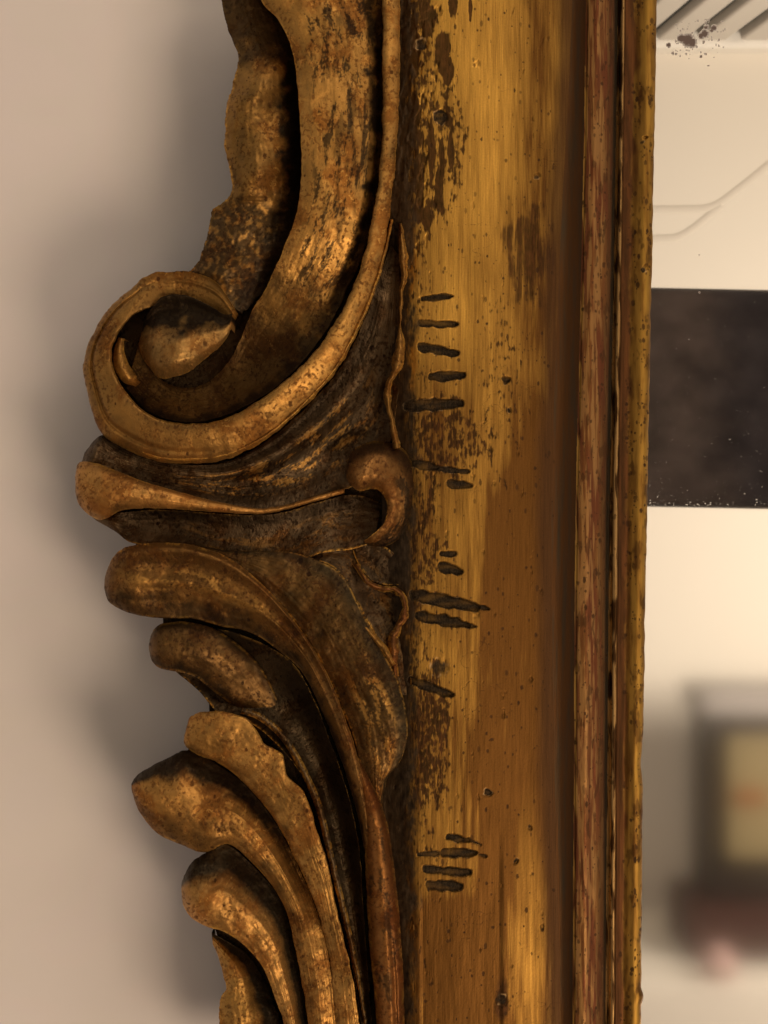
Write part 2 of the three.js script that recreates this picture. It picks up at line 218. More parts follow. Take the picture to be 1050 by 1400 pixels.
// ---------------------------------------------------------------- the setting: the wall the mirror hangs on
const ZW = (-23 - ZREF) / 1000;
{ const n = 256, arr = new Uint8Array(n * n * 4), bm = new Uint8Array(n * n * 4);
  for (let j = 0; j < n; j++) for (let i = 0; i < n; i++) { const k = (j * n + i) * 4, v = fbm(i * 0.02, j * 0.02, 3), w = fbm(i * 0.12, j * 0.12, 3); arr[k] = 255 * clamp(0.925 + 0.02 * v); arr[k + 1] = 255 * clamp(0.90 + 0.015 * v); arr[k + 2] = 255 * clamp(0.872 + 0.03 * v); arr[k + 3] = 255; bm[k] = bm[k + 1] = bm[k + 2] = 255 * clamp(0.5 + 0.3 * w); bm[k + 3] = 255; }
  const map = dataTex(n, n, arr, true), bump = dataTex(n, n, bm); for (const t of [map, bump]) { t.wrapS = t.wrapT = THREE.MirroredRepeatWrapping; t.repeat.set(9, 9); }
  const wall = struct('wall', new THREE.BoxGeometry(5, 3.4, 0.12), new THREE.MeshStandardMaterial({ color: new THREE.Color().setRGB(0.90, 0.88, 0.88), map, roughness: 0.85, bumpMap: bump, bumpScale: 0.0004 }));
  wall.position.set(0.4, -0.45, ZW - 0.06); wall.userData.label = 'cream painted plaster wall behind the gilt mirror frame'; }

// ---------------------------------------------------------------- the mirror: mouldings, glass, carving
const BASE = P(525, 1500, -4);
const mirror = thing('gilt_mirror', 'antique carved giltwood mirror with worn gold frame hanging on the wall', 'mirror', [0, 0, 0]);
const frame = new THREE.Group(); frame.name = 'moulded_frame'; mirror.add(frame);
function band(name, x0, x1, z, step = 1.4, backL = null, backR = null) {
  const ys = []; for (let y = -215; y <= 1615; y += (y > -30 && y < 1430) ? step : 6) ys.push(y);
  let wm = 0; for (const y of [0, 700, 1400]) wm = Math.max(wm, x1(y) - x0(y));
  const n = Math.max(6, Math.ceil(wm / step)), pos = [], uv = [], idx = [], row = n + 1 + (backL !== null) + (backR !== null);
  for (const y of ys) { const l = x0(y), r = x1(y), list = []; for (let j = 0; j <= n; j++) { const f = j / n, x = l + (r - l) * f; list.push([x, z(f, x, y)]); }
    if (backL !== null) list.unshift([l, backL]); if (backR !== null) list.push([r, backR]);
    for (const [x, h] of list) { const p = P(x, y, h); pos.push(...p); uv.push(...UVF(p)); } }
  for (let i = 0; i < ys.length - 1; i++) for (let j = 0; j < row - 1; j++) { const p = i * row + j; idx.push(p, p + row, p + 1, p + 1, p + row, p + row + 1); }
  return mesh(name, finish(pos, uv, null, idx), MAT.frame, frame);
}
const prof1 = pts => { const P1 = pts.map(p => [p[1]]); return x => { let i = 0; while (i < pts.length - 2 && x > pts[i + 1][0]) i++; const t = clamp((x - pts[i][0]) / (pts[i + 1][0] - pts[i][0])); return crv(P1, (i + t) / (pts.length - 1))[0]; }; };
const X = k => y => lineX(k, y) + 0.8 * fbm(y * 0.013 + k.length * 7 + k.charCodeAt(0), 3.3, 3);
const uneven = (x, y) => 0.22 * fbm(x * 0.02, y * 0.006 + 50, 3) + 0.05 * noise(x * 0.25, y * 0.03) + 0.03 * noise(x * 0.5, y * 0.4);
const friezeTop = prof1([[522, 4], [540, 6.2], [556, 8.6], [572, 10.0], [620, 10.1], [655, 9.6], [684, 8.6], [705, 7.8], [725, 7.1], [748, 6.6], [770, 6.4]]);
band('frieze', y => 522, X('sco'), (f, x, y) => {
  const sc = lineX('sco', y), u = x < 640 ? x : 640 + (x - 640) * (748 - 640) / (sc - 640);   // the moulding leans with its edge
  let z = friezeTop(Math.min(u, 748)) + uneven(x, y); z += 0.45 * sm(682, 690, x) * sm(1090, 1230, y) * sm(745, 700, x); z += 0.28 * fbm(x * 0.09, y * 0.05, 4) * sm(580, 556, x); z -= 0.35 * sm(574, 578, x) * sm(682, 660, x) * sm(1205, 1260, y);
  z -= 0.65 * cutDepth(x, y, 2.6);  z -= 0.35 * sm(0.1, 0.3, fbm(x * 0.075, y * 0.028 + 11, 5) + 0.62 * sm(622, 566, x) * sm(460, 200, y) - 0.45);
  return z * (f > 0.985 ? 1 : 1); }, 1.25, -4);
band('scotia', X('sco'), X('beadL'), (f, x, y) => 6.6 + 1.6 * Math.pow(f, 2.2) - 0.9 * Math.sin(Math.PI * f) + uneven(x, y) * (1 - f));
band('bead_moulding', X('beadL'), X('beadR'), (f, x, y) => mix(8.2, 4.4, f) + 2.3 * Math.pow(Math.max(0, 1 - Math.pow(Math.abs(2 * f - 1), 2.6)), 0.5) + 0.5 * Math.exp(-Math.pow((f - 0.36) / 0.14, 2)) + 0.9 * uneven(x, y) + 0.18 * fbm(x * 0.08, y * 0.03 + 9, 3) * Math.sin(Math.PI * f), 1.1);
band('fillet', X('beadR'), X('filR'), (f, x, y) => f < 0.3 ? mix(4.4, 3.6, f / 0.3) : f < 0.42 ? mix(3.6, 5.0, (f - 0.3) / 0.12) : 5.0 + 0.5 * Math.sin(Math.PI * (f - 0.42) / 0.58) - 1.6 * sm(0.8, 1, f) + 0.3 * uneven(x, y) * (1 - f), 0.9);
band('sight_edge', X('filR'), y => X('lipR')(y) + 1.3 * noise(y * 0.05, 8) + 3 * sm(14, 0, Math.abs(y - 1362)) - 3 * sm(40, 0, Math.abs(y - 1040)), (f, x, y) => prof1([[0, 3.4], [0.12, 2.9], [0.3, 2.5], [0.5, 3.3], [0.68, 3.9], [0.85, 3.7], [0.95, 3.0], [1, 2.1]])(f) + 0.3 * uneven(x, y) - cutDepth(x, y), 1.1, null, 1.2);

// glass: old silvering, clear above, clouded towards the bottom, with specks where it has come away
const ZG = (1.4 - ZREF) / 1000;
{ const x0 = 860, x1 = 1400, y0 = -220, y1 = 1620, flaws = [], r = rng(5);
  for (const s of [[948, 44, 9], [939, 42, 6], [953, 47, 7], [971, 35, 5.5], [966, 38, 4], [984, 27, 4], [981, 31, 2.5], [973, 26, 3], [921, 51, 3], [927, 62, 2], [931, 63, 1.2], [966, 67, 1.8], [973, 63, 1.2], [960, 53, 1.2], [970, 46, 1.2], [990, 45, 1], [991, 52, 1.2], [976, 80, 1], [964, 395, 1], [963, 343, 1], [931, 45, 1.4], [937, 66, 1]]) flaws.push([...s, 1]);
  for (let i = 0; i < 60; i++) flaws.push([930 + r() * 70, 15 + r() * 55, 0.5 + r() * 0.7, 0.8]);
  const dark = speckle(x0, y0, x1, y1, 1.1, flaws), dust = [];
  for (let i = 0; i < 520; i++) { const u = r(); dust.push([885 + r() * 170, 691 - Math.pow(r(), 2.0) * 290, 0.4 + 0.7 * u * u * u * u, 0.03 + 0.22 * r() * r()]); }
  const dusty = speckle(x0, y0, x1, y1, 1.1, dust);
  const gt = bake(x0, y0, x1, y1, 594, 2024, (x, y) => { const k = dark(x, y), d = dusty(x, y), haze = 0.016 + 0.046 * sm(700, 960, y); let c = mix3([0.92, 0.90, 0.87], [0.12, 0.085, 0.07], k); c = mix3(c, [0.5, 0.42, 0.36], d * 0.8); return [...c, clamp(1 - k - 0.8 * d), clamp(haze + 0.6 * k + 0.6 * d), 0.5]; });
  const g = new THREE.PlaneGeometry((x1 - x0) * S, (y1 - y0) * S); const gm = mesh('mirror_glass', g, new THREE.MeshStandardMaterial({ map: gt.map, metalness: 1, metalnessMap: gt.mr, roughness: 1, roughnessMap: gt.mr }), frame);
  gm.position.set(((x0 + x1) / 2 - 525) * S, (700 - (y0 + y1) / 2) * S, ZG);
  const bk = mesh('back_board', new THREE.BoxGeometry(0.205, 0.37, 0.006), new THREE.MeshStandardMaterial({ color: new THREE.Color().setRGB(0.09, 0.05, 0.025), roughness: 0.8 }), frame); bk.position.set(0.098, 0, ZG - 0.0045); }

const carving = new THREE.Group(); carving.name = 'carving'; mirror.add(carving);
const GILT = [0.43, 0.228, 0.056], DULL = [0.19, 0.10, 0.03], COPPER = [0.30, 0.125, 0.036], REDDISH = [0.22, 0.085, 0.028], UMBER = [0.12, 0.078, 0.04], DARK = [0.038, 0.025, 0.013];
function part(name, o, mat = MAT.carved, parent = carving) { return mesh(name, loft(o), mat, parent); }
function ribPart(name, pts, o = {}, mat = MAT.carved, parent = carving) { return mesh(name, rib(pts, o), mat, parent); }

// the ground that the carving is cut from
{ const pts = [[318, -60], [312, -10], [322, 45], [334, 85], [322, 140], [318, 200], [327, 262], [302, 292], [293, 325], [281, 360], [268, 378], [225, 384], [195, 400], [155, 435], [130, 480], [124, 513], [130, 545], [150, 594], [136, 618], [118, 650], [120, 680], [140, 705], [176, 730], [186, 744], [160, 780], [160, 800], [180, 830], [222, 838], [224, 860], [215, 885], [222, 906], [272, 920], [286, 943], [286, 974], [268, 986], [264, 1020], [230, 1046], [196, 1070], [200, 1100], [222, 1130], [275, 1158], [285, 1170], [266, 1190], [258, 1210], [262, 1232], [274, 1254], [294, 1270], [306, 1306], [314, 1340], [308, 1375], [310, 1470], [566, 1470], [558, 1200], [563, 1010], [572, 850], [568, 640], [572, 450], [564, 300], [562, -60]];
  const sh = new THREE.Shape(pts.map(p => new THREE.Vector2(p[0], p[1]))), g = new THREE.ExtrudeGeometry(sh, { depth: 5, bevelEnabled: false }), p = g.attributes.position, uv = [], col = [];
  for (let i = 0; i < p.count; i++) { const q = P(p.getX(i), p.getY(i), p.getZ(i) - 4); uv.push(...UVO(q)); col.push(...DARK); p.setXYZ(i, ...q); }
  g.setAttribute('uv', new THREE.Float32BufferAttribute(uv, 2)); g.setAttribute('color', new THREE.Float32BufferAttribute(col, 3));
  const ix = []; for (let i = 0; i < p.count; i += 3) ix.push(i, i + 2, i + 1); g.setIndex(ix); g.computeVertexNormals();
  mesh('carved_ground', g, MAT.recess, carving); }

// upper left: the crumpled leaf edge beside the scroll
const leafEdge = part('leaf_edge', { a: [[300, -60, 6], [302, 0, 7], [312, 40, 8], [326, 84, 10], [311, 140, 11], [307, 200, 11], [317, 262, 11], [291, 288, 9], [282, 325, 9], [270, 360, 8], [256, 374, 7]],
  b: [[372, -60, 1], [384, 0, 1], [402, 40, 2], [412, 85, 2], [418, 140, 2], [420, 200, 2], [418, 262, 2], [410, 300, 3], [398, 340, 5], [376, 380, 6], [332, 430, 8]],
  crown: [1, 2, 2, 5, 8, 8, 6, 4, 5, 4, 3], prof: (q, t) => hump(0.42)(q) + 0.16 * Math.sin(t * 34 + q * 5) * q * (1 - q) * 4, tint: GILT, d1: 1.0, dw: 0.4, all: 0.28, rough: 0.55, wob: 3 });  // inner edge coloured dark for the shadow beside the scroll face

function retone(m, fn) { const g = m.geometry, c = g.attributes.color, u = g.attributes.uv; for (let i = 0; i < c.count; i++) { const o = fn(OX0 + u.getX(i) * (OX1 - OX0), OY0 + (1 - u.getY(i)) * (OY1 - OY0), [c.getX(i), c.getY(i), c.getZ(i)]); c.setXYZ(i, ...o); } }
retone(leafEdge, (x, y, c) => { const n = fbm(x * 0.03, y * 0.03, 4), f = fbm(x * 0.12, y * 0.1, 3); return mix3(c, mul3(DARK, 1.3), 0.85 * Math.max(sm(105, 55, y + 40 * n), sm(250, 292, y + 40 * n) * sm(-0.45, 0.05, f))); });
// the C-scroll: face, raised rim, the wrap of the volute and its eye
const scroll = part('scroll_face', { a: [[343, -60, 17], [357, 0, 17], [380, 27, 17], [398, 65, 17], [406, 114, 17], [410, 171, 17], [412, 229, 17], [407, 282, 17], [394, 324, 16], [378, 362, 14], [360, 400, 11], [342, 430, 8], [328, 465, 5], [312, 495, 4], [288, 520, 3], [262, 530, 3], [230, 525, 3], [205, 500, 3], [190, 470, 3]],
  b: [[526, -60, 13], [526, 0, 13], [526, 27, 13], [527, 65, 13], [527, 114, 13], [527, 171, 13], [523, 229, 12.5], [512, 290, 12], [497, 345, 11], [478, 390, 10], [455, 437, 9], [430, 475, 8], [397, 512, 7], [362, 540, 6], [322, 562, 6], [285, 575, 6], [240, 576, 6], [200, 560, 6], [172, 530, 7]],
  crown: [3, 3, 3, 3, 3, 3, 3, 2.6, 2, 1, 0, -1, -2, -2.5, -2.5, -2, -2, -1.5, -1], prof: (q, t) => Math.pow(Math.max(0, 4 * q * (1 - q)), 0.75) - 0.9 * sm(0.80, 0.93, q) * (t < 0.5 ? 1 : sm(0.75, 0.5, t)), back: 2, streak: [DARK, 0.12, 0.85, 0.15, 1, 0, 0.55], tint: mul3(GILT, 1.3), dirtShade: DARK, d0: 0.3, d1: 0.85, dw: 0.22, all: 0.02, rough: 0.25 });
{ // darken the face into the volute pocket: its shade is put into the colour
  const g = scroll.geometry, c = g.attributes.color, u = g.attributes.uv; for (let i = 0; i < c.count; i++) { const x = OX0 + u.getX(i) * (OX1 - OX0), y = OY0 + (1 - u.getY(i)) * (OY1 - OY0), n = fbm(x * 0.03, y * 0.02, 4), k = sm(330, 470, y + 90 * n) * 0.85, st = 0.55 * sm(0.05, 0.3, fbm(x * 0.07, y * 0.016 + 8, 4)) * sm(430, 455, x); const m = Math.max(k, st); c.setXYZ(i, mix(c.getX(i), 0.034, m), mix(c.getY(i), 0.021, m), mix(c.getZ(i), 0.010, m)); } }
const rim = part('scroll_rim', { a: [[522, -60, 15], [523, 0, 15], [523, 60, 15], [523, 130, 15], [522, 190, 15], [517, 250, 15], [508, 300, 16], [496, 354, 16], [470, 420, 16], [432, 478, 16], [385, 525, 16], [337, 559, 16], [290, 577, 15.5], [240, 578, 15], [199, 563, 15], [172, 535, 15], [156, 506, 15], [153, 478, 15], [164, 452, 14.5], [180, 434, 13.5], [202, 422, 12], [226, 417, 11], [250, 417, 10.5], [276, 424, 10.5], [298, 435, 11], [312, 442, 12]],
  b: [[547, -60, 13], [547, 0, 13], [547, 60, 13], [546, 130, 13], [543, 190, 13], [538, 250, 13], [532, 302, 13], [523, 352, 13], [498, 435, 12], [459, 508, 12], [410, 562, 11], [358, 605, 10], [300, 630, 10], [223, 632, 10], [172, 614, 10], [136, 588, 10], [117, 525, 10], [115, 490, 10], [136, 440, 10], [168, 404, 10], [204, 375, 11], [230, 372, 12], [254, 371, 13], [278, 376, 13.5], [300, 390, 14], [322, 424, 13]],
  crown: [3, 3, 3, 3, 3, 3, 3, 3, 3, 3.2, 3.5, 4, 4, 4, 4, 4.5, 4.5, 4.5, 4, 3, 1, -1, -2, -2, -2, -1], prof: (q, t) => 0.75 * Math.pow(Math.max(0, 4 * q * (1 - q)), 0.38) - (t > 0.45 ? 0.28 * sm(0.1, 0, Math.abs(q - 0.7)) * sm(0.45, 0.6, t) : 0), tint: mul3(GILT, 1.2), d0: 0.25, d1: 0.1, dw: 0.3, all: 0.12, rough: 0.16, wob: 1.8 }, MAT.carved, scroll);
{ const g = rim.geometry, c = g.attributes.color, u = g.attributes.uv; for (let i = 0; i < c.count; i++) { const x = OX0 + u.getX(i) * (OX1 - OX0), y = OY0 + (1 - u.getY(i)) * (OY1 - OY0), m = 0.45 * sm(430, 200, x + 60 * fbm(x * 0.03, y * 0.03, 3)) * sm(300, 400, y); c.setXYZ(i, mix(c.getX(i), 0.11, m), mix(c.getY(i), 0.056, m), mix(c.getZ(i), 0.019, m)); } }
ribPart('rim_lip', [[536, 300, 14, 2], [526, 345, 14, 2.5], [512, 392, 14, 2.6], [495, 434, 14, 2.8], [459, 502, 13.5, 3], [411, 556, 13, 3], [359, 598, 12.5, 3], [300, 623, 12, 3], [224, 626, 12, 2.8], [176, 609, 11.5, 2]], { tint: GILT, all: 0.02, k: 0.35, rough: 0.3, wob: 1, back: 4 }, MAT.carved, scroll);
part('volute_eye', { a: [[190, 470, 9], [193, 486, 10], [204, 502, 11], [218, 517, 12], [240, 515, 13], [258, 509, 13], [272, 498, 13], [290, 483, 13], [306, 470, 13], [316, 450, 13]], b: [[198, 442, 11], [206, 424, 12.6], [216, 411, 13], [230, 404, 13], [246, 403, 13], [262, 406, 13], [278, 413, 13.4], [292, 421, 13.6], [305, 429, 14], [318, 430, 14]], crown: [2, 4, 6.5, 8, 8.5, 7.5, 6, 4.5, 3, 2], prof: (q, t) => hump(0.22, 0.8)(q) * sm(1, 0.45, q) - 0.38 * sm(0.4, 0.68, q) * sm(1, 0.8, q), tint: [0.44, 0.25, 0.075], dirtShade: DARK, d1: 1.3, dw: 0.62, all: 0.0, d0: 0.25, rough: 0.4, back: 2, wob: 2 }, MAT.carved, scroll);  // upper part of the eye is dark: shade painted into its colour
ribPart('volute_lining', [[166, 462, 11, 4], [163, 480, 11, 7], [166, 500, 11, 10], [176, 516, 10, 10], [186, 524, 9, 5]], { tint: GILT, all: 0.1, back: 2 }, MAT.carved, scroll);

// the shell below the scroll: two hollows parted by a lobe with a long ridge
const shell = part('shell_hollow', { streak: [GILT, 0.08, 0.85, 0.3, 0.8, 0.34, 0.8], a: [[116, 618, 7], [140, 594, 9], [172, 614, 8], [223, 631, 8], [275, 636, 7], [320, 628, 7], [366, 602, 7], [415, 560, 8], [463, 506, 8], [497, 440, 9], [517, 385, 9], [534, 335, 9]], b: [[112, 632, 7], [118, 648, 10], [140, 650, 9], [200, 663, 9], [250, 676, 9], [300, 690, 9], [350, 698, 9], [400, 690, 8], [450, 676, 7], [520, 640, 6], [546, 520, 7], [546, 350, 9]], crown: [1, 4, 1, -1, -2, -3, -3, -3, -3, -3, -2, -1], tint: UMBER, dirtShade: DARK, all: 0.2, d0: 0.7, dw: 0.3, edge: 0.2, ridges: (q, t) => 1.1 * sm(0.3, 0.55, t) * sm(0.95, 0.7, t) * Math.sin(q * 15), rough: 0.4 }, MAT.recess);
part('shell_lobe', { a: [[103, 652, 9], [108, 632, 11], [130, 633, 14], [166, 646, 15], [199, 659, 15], [237, 670, 15], [280, 682, 14], [328, 692, 13], [366, 695, 12], [413, 684, 11], [470, 667, 9]], b: [[103, 662, 9], [108, 690, 11], [136, 711, 13], [166, 698, 15], [199, 695, 15], [237, 696, 15], [280, 699, 14], [328, 702, 13], [366, 702, 12], [413, 691, 11], [470, 674, 9]], crown: [1, 5, 6.5, 5, 4, 3.2, 2.4, 1.6, 1.4, 1.2, 0.8], prof: hump(0.5, 0.7), tint: [0.472, 0.242, 0.065], dirtShade: BROWN, all: 0.06, d0: 0.3, d1: 0.3, dw: 0.2, rough: 0.3 });
part('shell_hollow', { a: [[126, 707, 8], [150, 703, 9], [172, 700, 9], [210, 697, 9], [250, 698, 9], [300, 702, 9], [366, 703, 9], [413, 693, 8], [455, 680, 7], [492, 676, 3], [522, 688, 2]], b: [[132, 712, 8], [158, 727, 9], [180, 742, 8], [225, 748, 8], [263, 750, 8], [310, 766, 8], [360, 778, 8], [400, 774, 8], [436, 757, 8], [475, 752, 7], [512, 742, 6]], crown: [0, 1.5, -1, -3, -3, -2, -2, -1, -1, 0], tint: UMBER, dirtShade: DARK, all: 0.1, d0: 0.8, dw: 0.35, rough: 0.4, streak: [DULL, 0.05, 0.8, 0.3, 0.9, 0.4, 0.9] }, MAT.recess);

// the knob with its hooked tail, and the thin scrolled edges along the frieze
const knob = part('knob', { a: [[474, 650, 8], [474, 632, 9], [482, 616, 9], [498, 606, 9], [518, 603, 8.5], [540, 607, 8], [558, 620, 8], [567, 645, 8], [568, 680, 8], [562, 712, 7.5], [546, 736, 7], [524, 748, 7], [500, 744, 6]], b: [[474, 655, 8], [480, 664, 12], [490, 671, 13.5], [500, 671, 13.5], [510, 669, 13], [518, 671, 12.5], [525, 679, 12], [529, 690, 12], [529, 702, 12], [525, 714, 11.5], [516, 725, 11], [506, 733, 10], [497, 739, 8]], crown: [2, 6, 9, 10, 9, 7.5, 5, 3, 2, 1.2, 0.8, 0.6, 0.4], prof: hump(0.62, 0.7), streak: [DARK, -0.05, 0.85, 0, 0.62, 0.5, 1.1], tint: [0.34, 0.165, 0.046], dirtShade: [0.06, 0.03, 0.012], all: 0.3, d0: 0.7, dw: 0.45, rough: 0.45, back: 2 });
ribPart('scroll_edge', [[546, 304, 9, 2], [549, 322, 11, 4], [551, 345, 12, 5], [553, 372, 12, 5], [550, 398, 11, 3], [548, 425, 10, 1.5], [547, 448, 10, 2], [548, 470, 11, 6], [545, 492, 12, 8], [537, 512, 12, 5], [529, 535, 12, 5], [532, 560, 12, 3.5], [538, 585, 12, 4], [541, 612, 12, 6]], { tint: GILT, dirtShade: BROWN, all: 0.32, d0: 0.4, k: 0.4, rough: 0.9, wob: 3, back: 2 });
ribPart('scroll_edge', [[486, 772, 6, 3], [503, 796, 10, 4], [522, 805, 10.5, 4], [540, 806, 10.5, 4], [552, 818, 10.5, 4.5], [553, 840, 10.5, 5], [543, 860, 10.5, 5], [538, 878, 10.5, 7], [538, 900, 10, 6], [541, 925, 9, 4]], { tint: COPPER, dirtShade: [0.08, 0.035, 0.014], all: 0.4, k: 0.3, rough: 0.9, wob: 3.4, back: 2 });
ribPart('scroll_edge', [[490, 846, 9.5, 2.5], [502, 860, 10.5, 4], [515, 876, 11, 5], [528, 892, 11, 6], [538, 910, 10, 5]], { tint: GILT, dirtShade: BROWN, all: 0.25, k: 0.35, rough: 0.9, wob: 3, back: 2 });
part('cup_hollow', { a: [[482, 752, 6], [490, 772, 6], [506, 792, 6], [524, 800, 6], [545, 800, 7]], b: [[500, 742, 4], [515, 745, 4], [530, 750, 5], [545, 760, 6], [556, 780, 7]], crown: [-1, -2, -2, -2, -1], tint: UMBER, dirtShade: DARK, all: 0.45, rough: 0.4 }, MAT.recess);
part('cup_hollow', { a: [[500, 808, 6], [497, 830, 6], [503, 850, 7], [520, 872, 8]], b: [[530, 808, 7], [546, 815, 7], [548, 840, 7], [536, 864, 8]], crown: [-1, -2, -2, 0], tint: UMBER, dirtShade: DARK, all: 0.2, rough: 0.4 }, MAT.recess);

part('shell_hollow', { a: [[412, 768, 7], [440, 768, 7.5], [468, 788, 8.5], [496, 840, 9.5], [525, 892, 10.5], [547, 950, 10.5]], b: [[430, 752, 6], [470, 744, 5.5], [512, 740, 5.5], [548, 770, 6], [560, 840, 7.5], [562, 950, 9]], crown: [-0.5, -1, -2, -2.5, -2, -1], tint: UMBER, dirtShade: DARK, all: 0.25, rough: 0.5, streak: [DULL, 0.1, 0.7, 0.1, 0.6, 0.3, 1] }, MAT.recess);
const FOLD = prof1([[0, 0.25], [0.06, 0.85], [0.11, 1], [0.17, 0.82], [0.28, 0.6], [0.42, 0.62], [0.52, 0.74], [0.6, 0.6], [0.8, 0.36], [1, 0.2]]);
// the acanthus: hollow, lobes, midrib
const leaf = part('leaf_hollow', { a: [[290, 858, 10], [325, 866, 11], [370, 885, 12], [405, 912, 12], [432, 962, 12], [450, 1010, 12], [468, 1060, 12], [482, 1110, 11], [492, 1170, 11], [497, 1250, 10], [503, 1330, 10], [512, 1470, 10]], b: [[240, 918, 6], [272, 945, 7], [300, 976, 8], [345, 990, 9], [390, 1030, 9], [421, 1075, 9], [440, 1130, 9], [452, 1185, 9], [464, 1240, 9], [476, 1295, 9], [487, 1350, 9], [502, 1470, 9]], crown: [-2, -4, -6, -7, -7, -7, -6.5, -6, -5, -3.5, -2, -1], tint: [0.085, 0.058, 0.03], dirtShade: DARK, d0: 0.7, dw: 0.6, all: 0.15, rough: 0.3 }, MAT.recess);
part('leaf_lobe', { a: [[143, 792, 8], [152, 765, 11], [174, 748, 13], [215, 742, 14], [263, 745, 14], [310, 761, 14], [349, 790, 14], [387, 829, 14], [425, 881, 14], [453, 933, 14], [477, 995, 14], [492, 1045, 13], [502, 1095, 12], [508, 1150, 11]], b: [[142, 803, 8], [150, 824, 10], [180, 839, 11], [218, 845, 11], [263, 846, 11], [301, 856, 11], [345, 866, 11], [385, 893, 11], [415, 922, 11], [440, 972, 11], [463, 1030, 11], [478, 1075, 11], [490, 1120, 11], [498, 1160, 11]], crown: [1, 4, 6, 6, 6, 6, 6, 5.5, 5, 4.5, 4, 3.5, 3, 2], prof: (q, t) => mix(hump(0.5, 0.6)(q), mix(FOLD(q), hump(0.3, 0.8)(q), sm(0.6, 0.85, t)), sm(0.1, 0.26, t)), streak: [GILT, -0.05, 0.9, 0.36, 0.6, 0.16, 0.5], tint: [0.25, 0.125, 0.034], dirtShade: [0.06, 0.036, 0.016], all: 0.16, d1: 0.7, dw: 0.35, rough: 0.35 }, MAT.carved, leaf);
part('leaf_lobe', { a: [[262, 742, 8], [310, 752, 8], [387, 754, 8], [425, 762, 9], [468, 786, 10], [496, 838, 11], [525, 892, 12], [549, 945, 12], [558, 1003, 11], [546, 1044, 10], [530, 1062, 9], [522, 1100, 8]], b: [[263, 749, 10], [310, 765, 10], [349, 794, 10], [390, 834, 10], [428, 886, 10], [455, 938, 10], [470, 975, 10], [482, 1005, 10], [490, 1035, 10], [498, 1065, 9], [506, 1090, 9], [514, 1115, 8]], crown: [0.3, 0.5, 1, 1.6, 2, 2.4, 2.6, 2.6, 2.4, 2, 1.5, 1], prof: hump(0.4, 0.9), streak: [GILT, 0.02, 0.85, 0.25, 0.75, 0.5, 1.1], tint: [0.20, 0.105, 0.03], dirtShade: [0.055, 0.038, 0.018], all: 0.4, d0: 0.5, d1: 0.2, dw: 0.35, rough: 0.5 }, MAT.carved, leaf);
part('leaf_lobe', { a: [[203, 882, 7], [208, 864, 10], [222, 852, 11], [255, 850, 11], [292, 859, 11], [330, 884, 9], [362, 920, 6], [392, 985, 1]], b: [[203, 888, 7], [208, 904, 10], [220, 914, 11], [246, 919, 11], [268, 926, 10], [290, 944, 8], [318, 966, 5], [352, 1004, 1]], crown: [1, 3, 5, 5, 4.5, 3.5, 2, 0.5], prof: hump(0.45, 0.7), tint: DULL, dirtShade: DARK, all: 0.3, d0: 0.5, d1: 0.5, rough: 0.4 }, MAT.carved, leaf);
ribPart('leaf_vein', [[330, 972, 9.5, 4], [355, 980, 10, 5], [385, 1005, 10.5, 5], [412, 1048, 11, 5], [435, 1100, 11, 5], [450, 1160, 11, 4.5], [463, 1215, 11, 4.5], [476, 1270, 11, 4], [488, 1330, 10.5, 3], [500, 1400, 10, 2]], { tint: [0.15, 0.1, 0.05], dirtShade: UMBER, all: 0.3, k: 0.25, rough: 0.3, back: 3 }, MAT.recess, leaf);
part('leaf_lobe', { a: [[255, 992, 10], [262, 978, 13], [282, 973, 15], [310, 974, 16], [336, 981, 16], [352, 1000, 16], [362, 1017, 16], [386, 1031, 16], [393, 1060, 16], [417, 1085, 16], [432, 1132, 15.5], [448, 1182, 15], [461, 1246, 14.5], [477, 1314, 14], [488, 1370, 14], [500, 1470, 14]], b: [[253, 1003, 10], [254, 1020, 12], [270, 1032, 13], [291, 1040, 13], [312, 1052, 13], [334, 1071, 13], [355, 1094, 13], [373, 1117, 13], [388, 1143, 13], [403, 1173, 13], [418, 1205, 13], [430, 1236, 13], [441, 1270, 12.5], [450, 1314, 12], [456, 1370, 12], [462, 1470, 12]], crown: [1, 2.6, 2.8, 2.6, 2.4, 2.2, 2.2, 2, 1.8, 1.6, 1.6, 1.4, 1.2, 1, 1, 1], prof: hump(0.5, 0.4), tint: [0.437, 0.230, 0.059], dirtShade: BROWN, all: 0.1, d1: 0.3, dw: 0.2, rough: 0.4, wob: 2.4 }, MAT.carved, leaf);
part('leaf_lobe', { a: [[180, 1072, 7], [188, 1060, 8], [204, 1049, 9], [230, 1036, 9], [257, 1026, 9], [291, 1041, 8], [334, 1072, 8], [373, 1118, 8], [403, 1174, 8], [430, 1237, 9.5], [441, 1271, 11.5], [450, 1316, 12.4], [458, 1380, 12.4], [462, 1470, 12.4]], b: [[180, 1080, 7], [184, 1095, 8], [194, 1115, 9], [216, 1140, 9], [250, 1156, 9], [280, 1166, 9], [312, 1154, 9], [345, 1180, 9], [374, 1214, 9], [392, 1248, 9], [402, 1290, 9.5], [412, 1340, 10], [420, 1390, 10], [428, 1470, 10]], dfade: 0.62, crown: [1, 4, 6, 7.5, 8, 8, 7.5, 6.5, 5.5, 4.5, 3, 2.2, 1.8, 1.6], prof: (q, t) => mix(Math.pow(hump(0.55, 1)(q), 0.8), chisel(0.5)(q), sm(0.15, 0.5, t)), tint: [0.472, 0.242, 0.061], dirtShade: DARK, all: 0.05, d0: 1.1, d1: 0.45, dw: 0.42, rough: 0.45 }, MAT.carved, leaf);  // upper flank, here and in the next lobe, carries painted shade between lobes
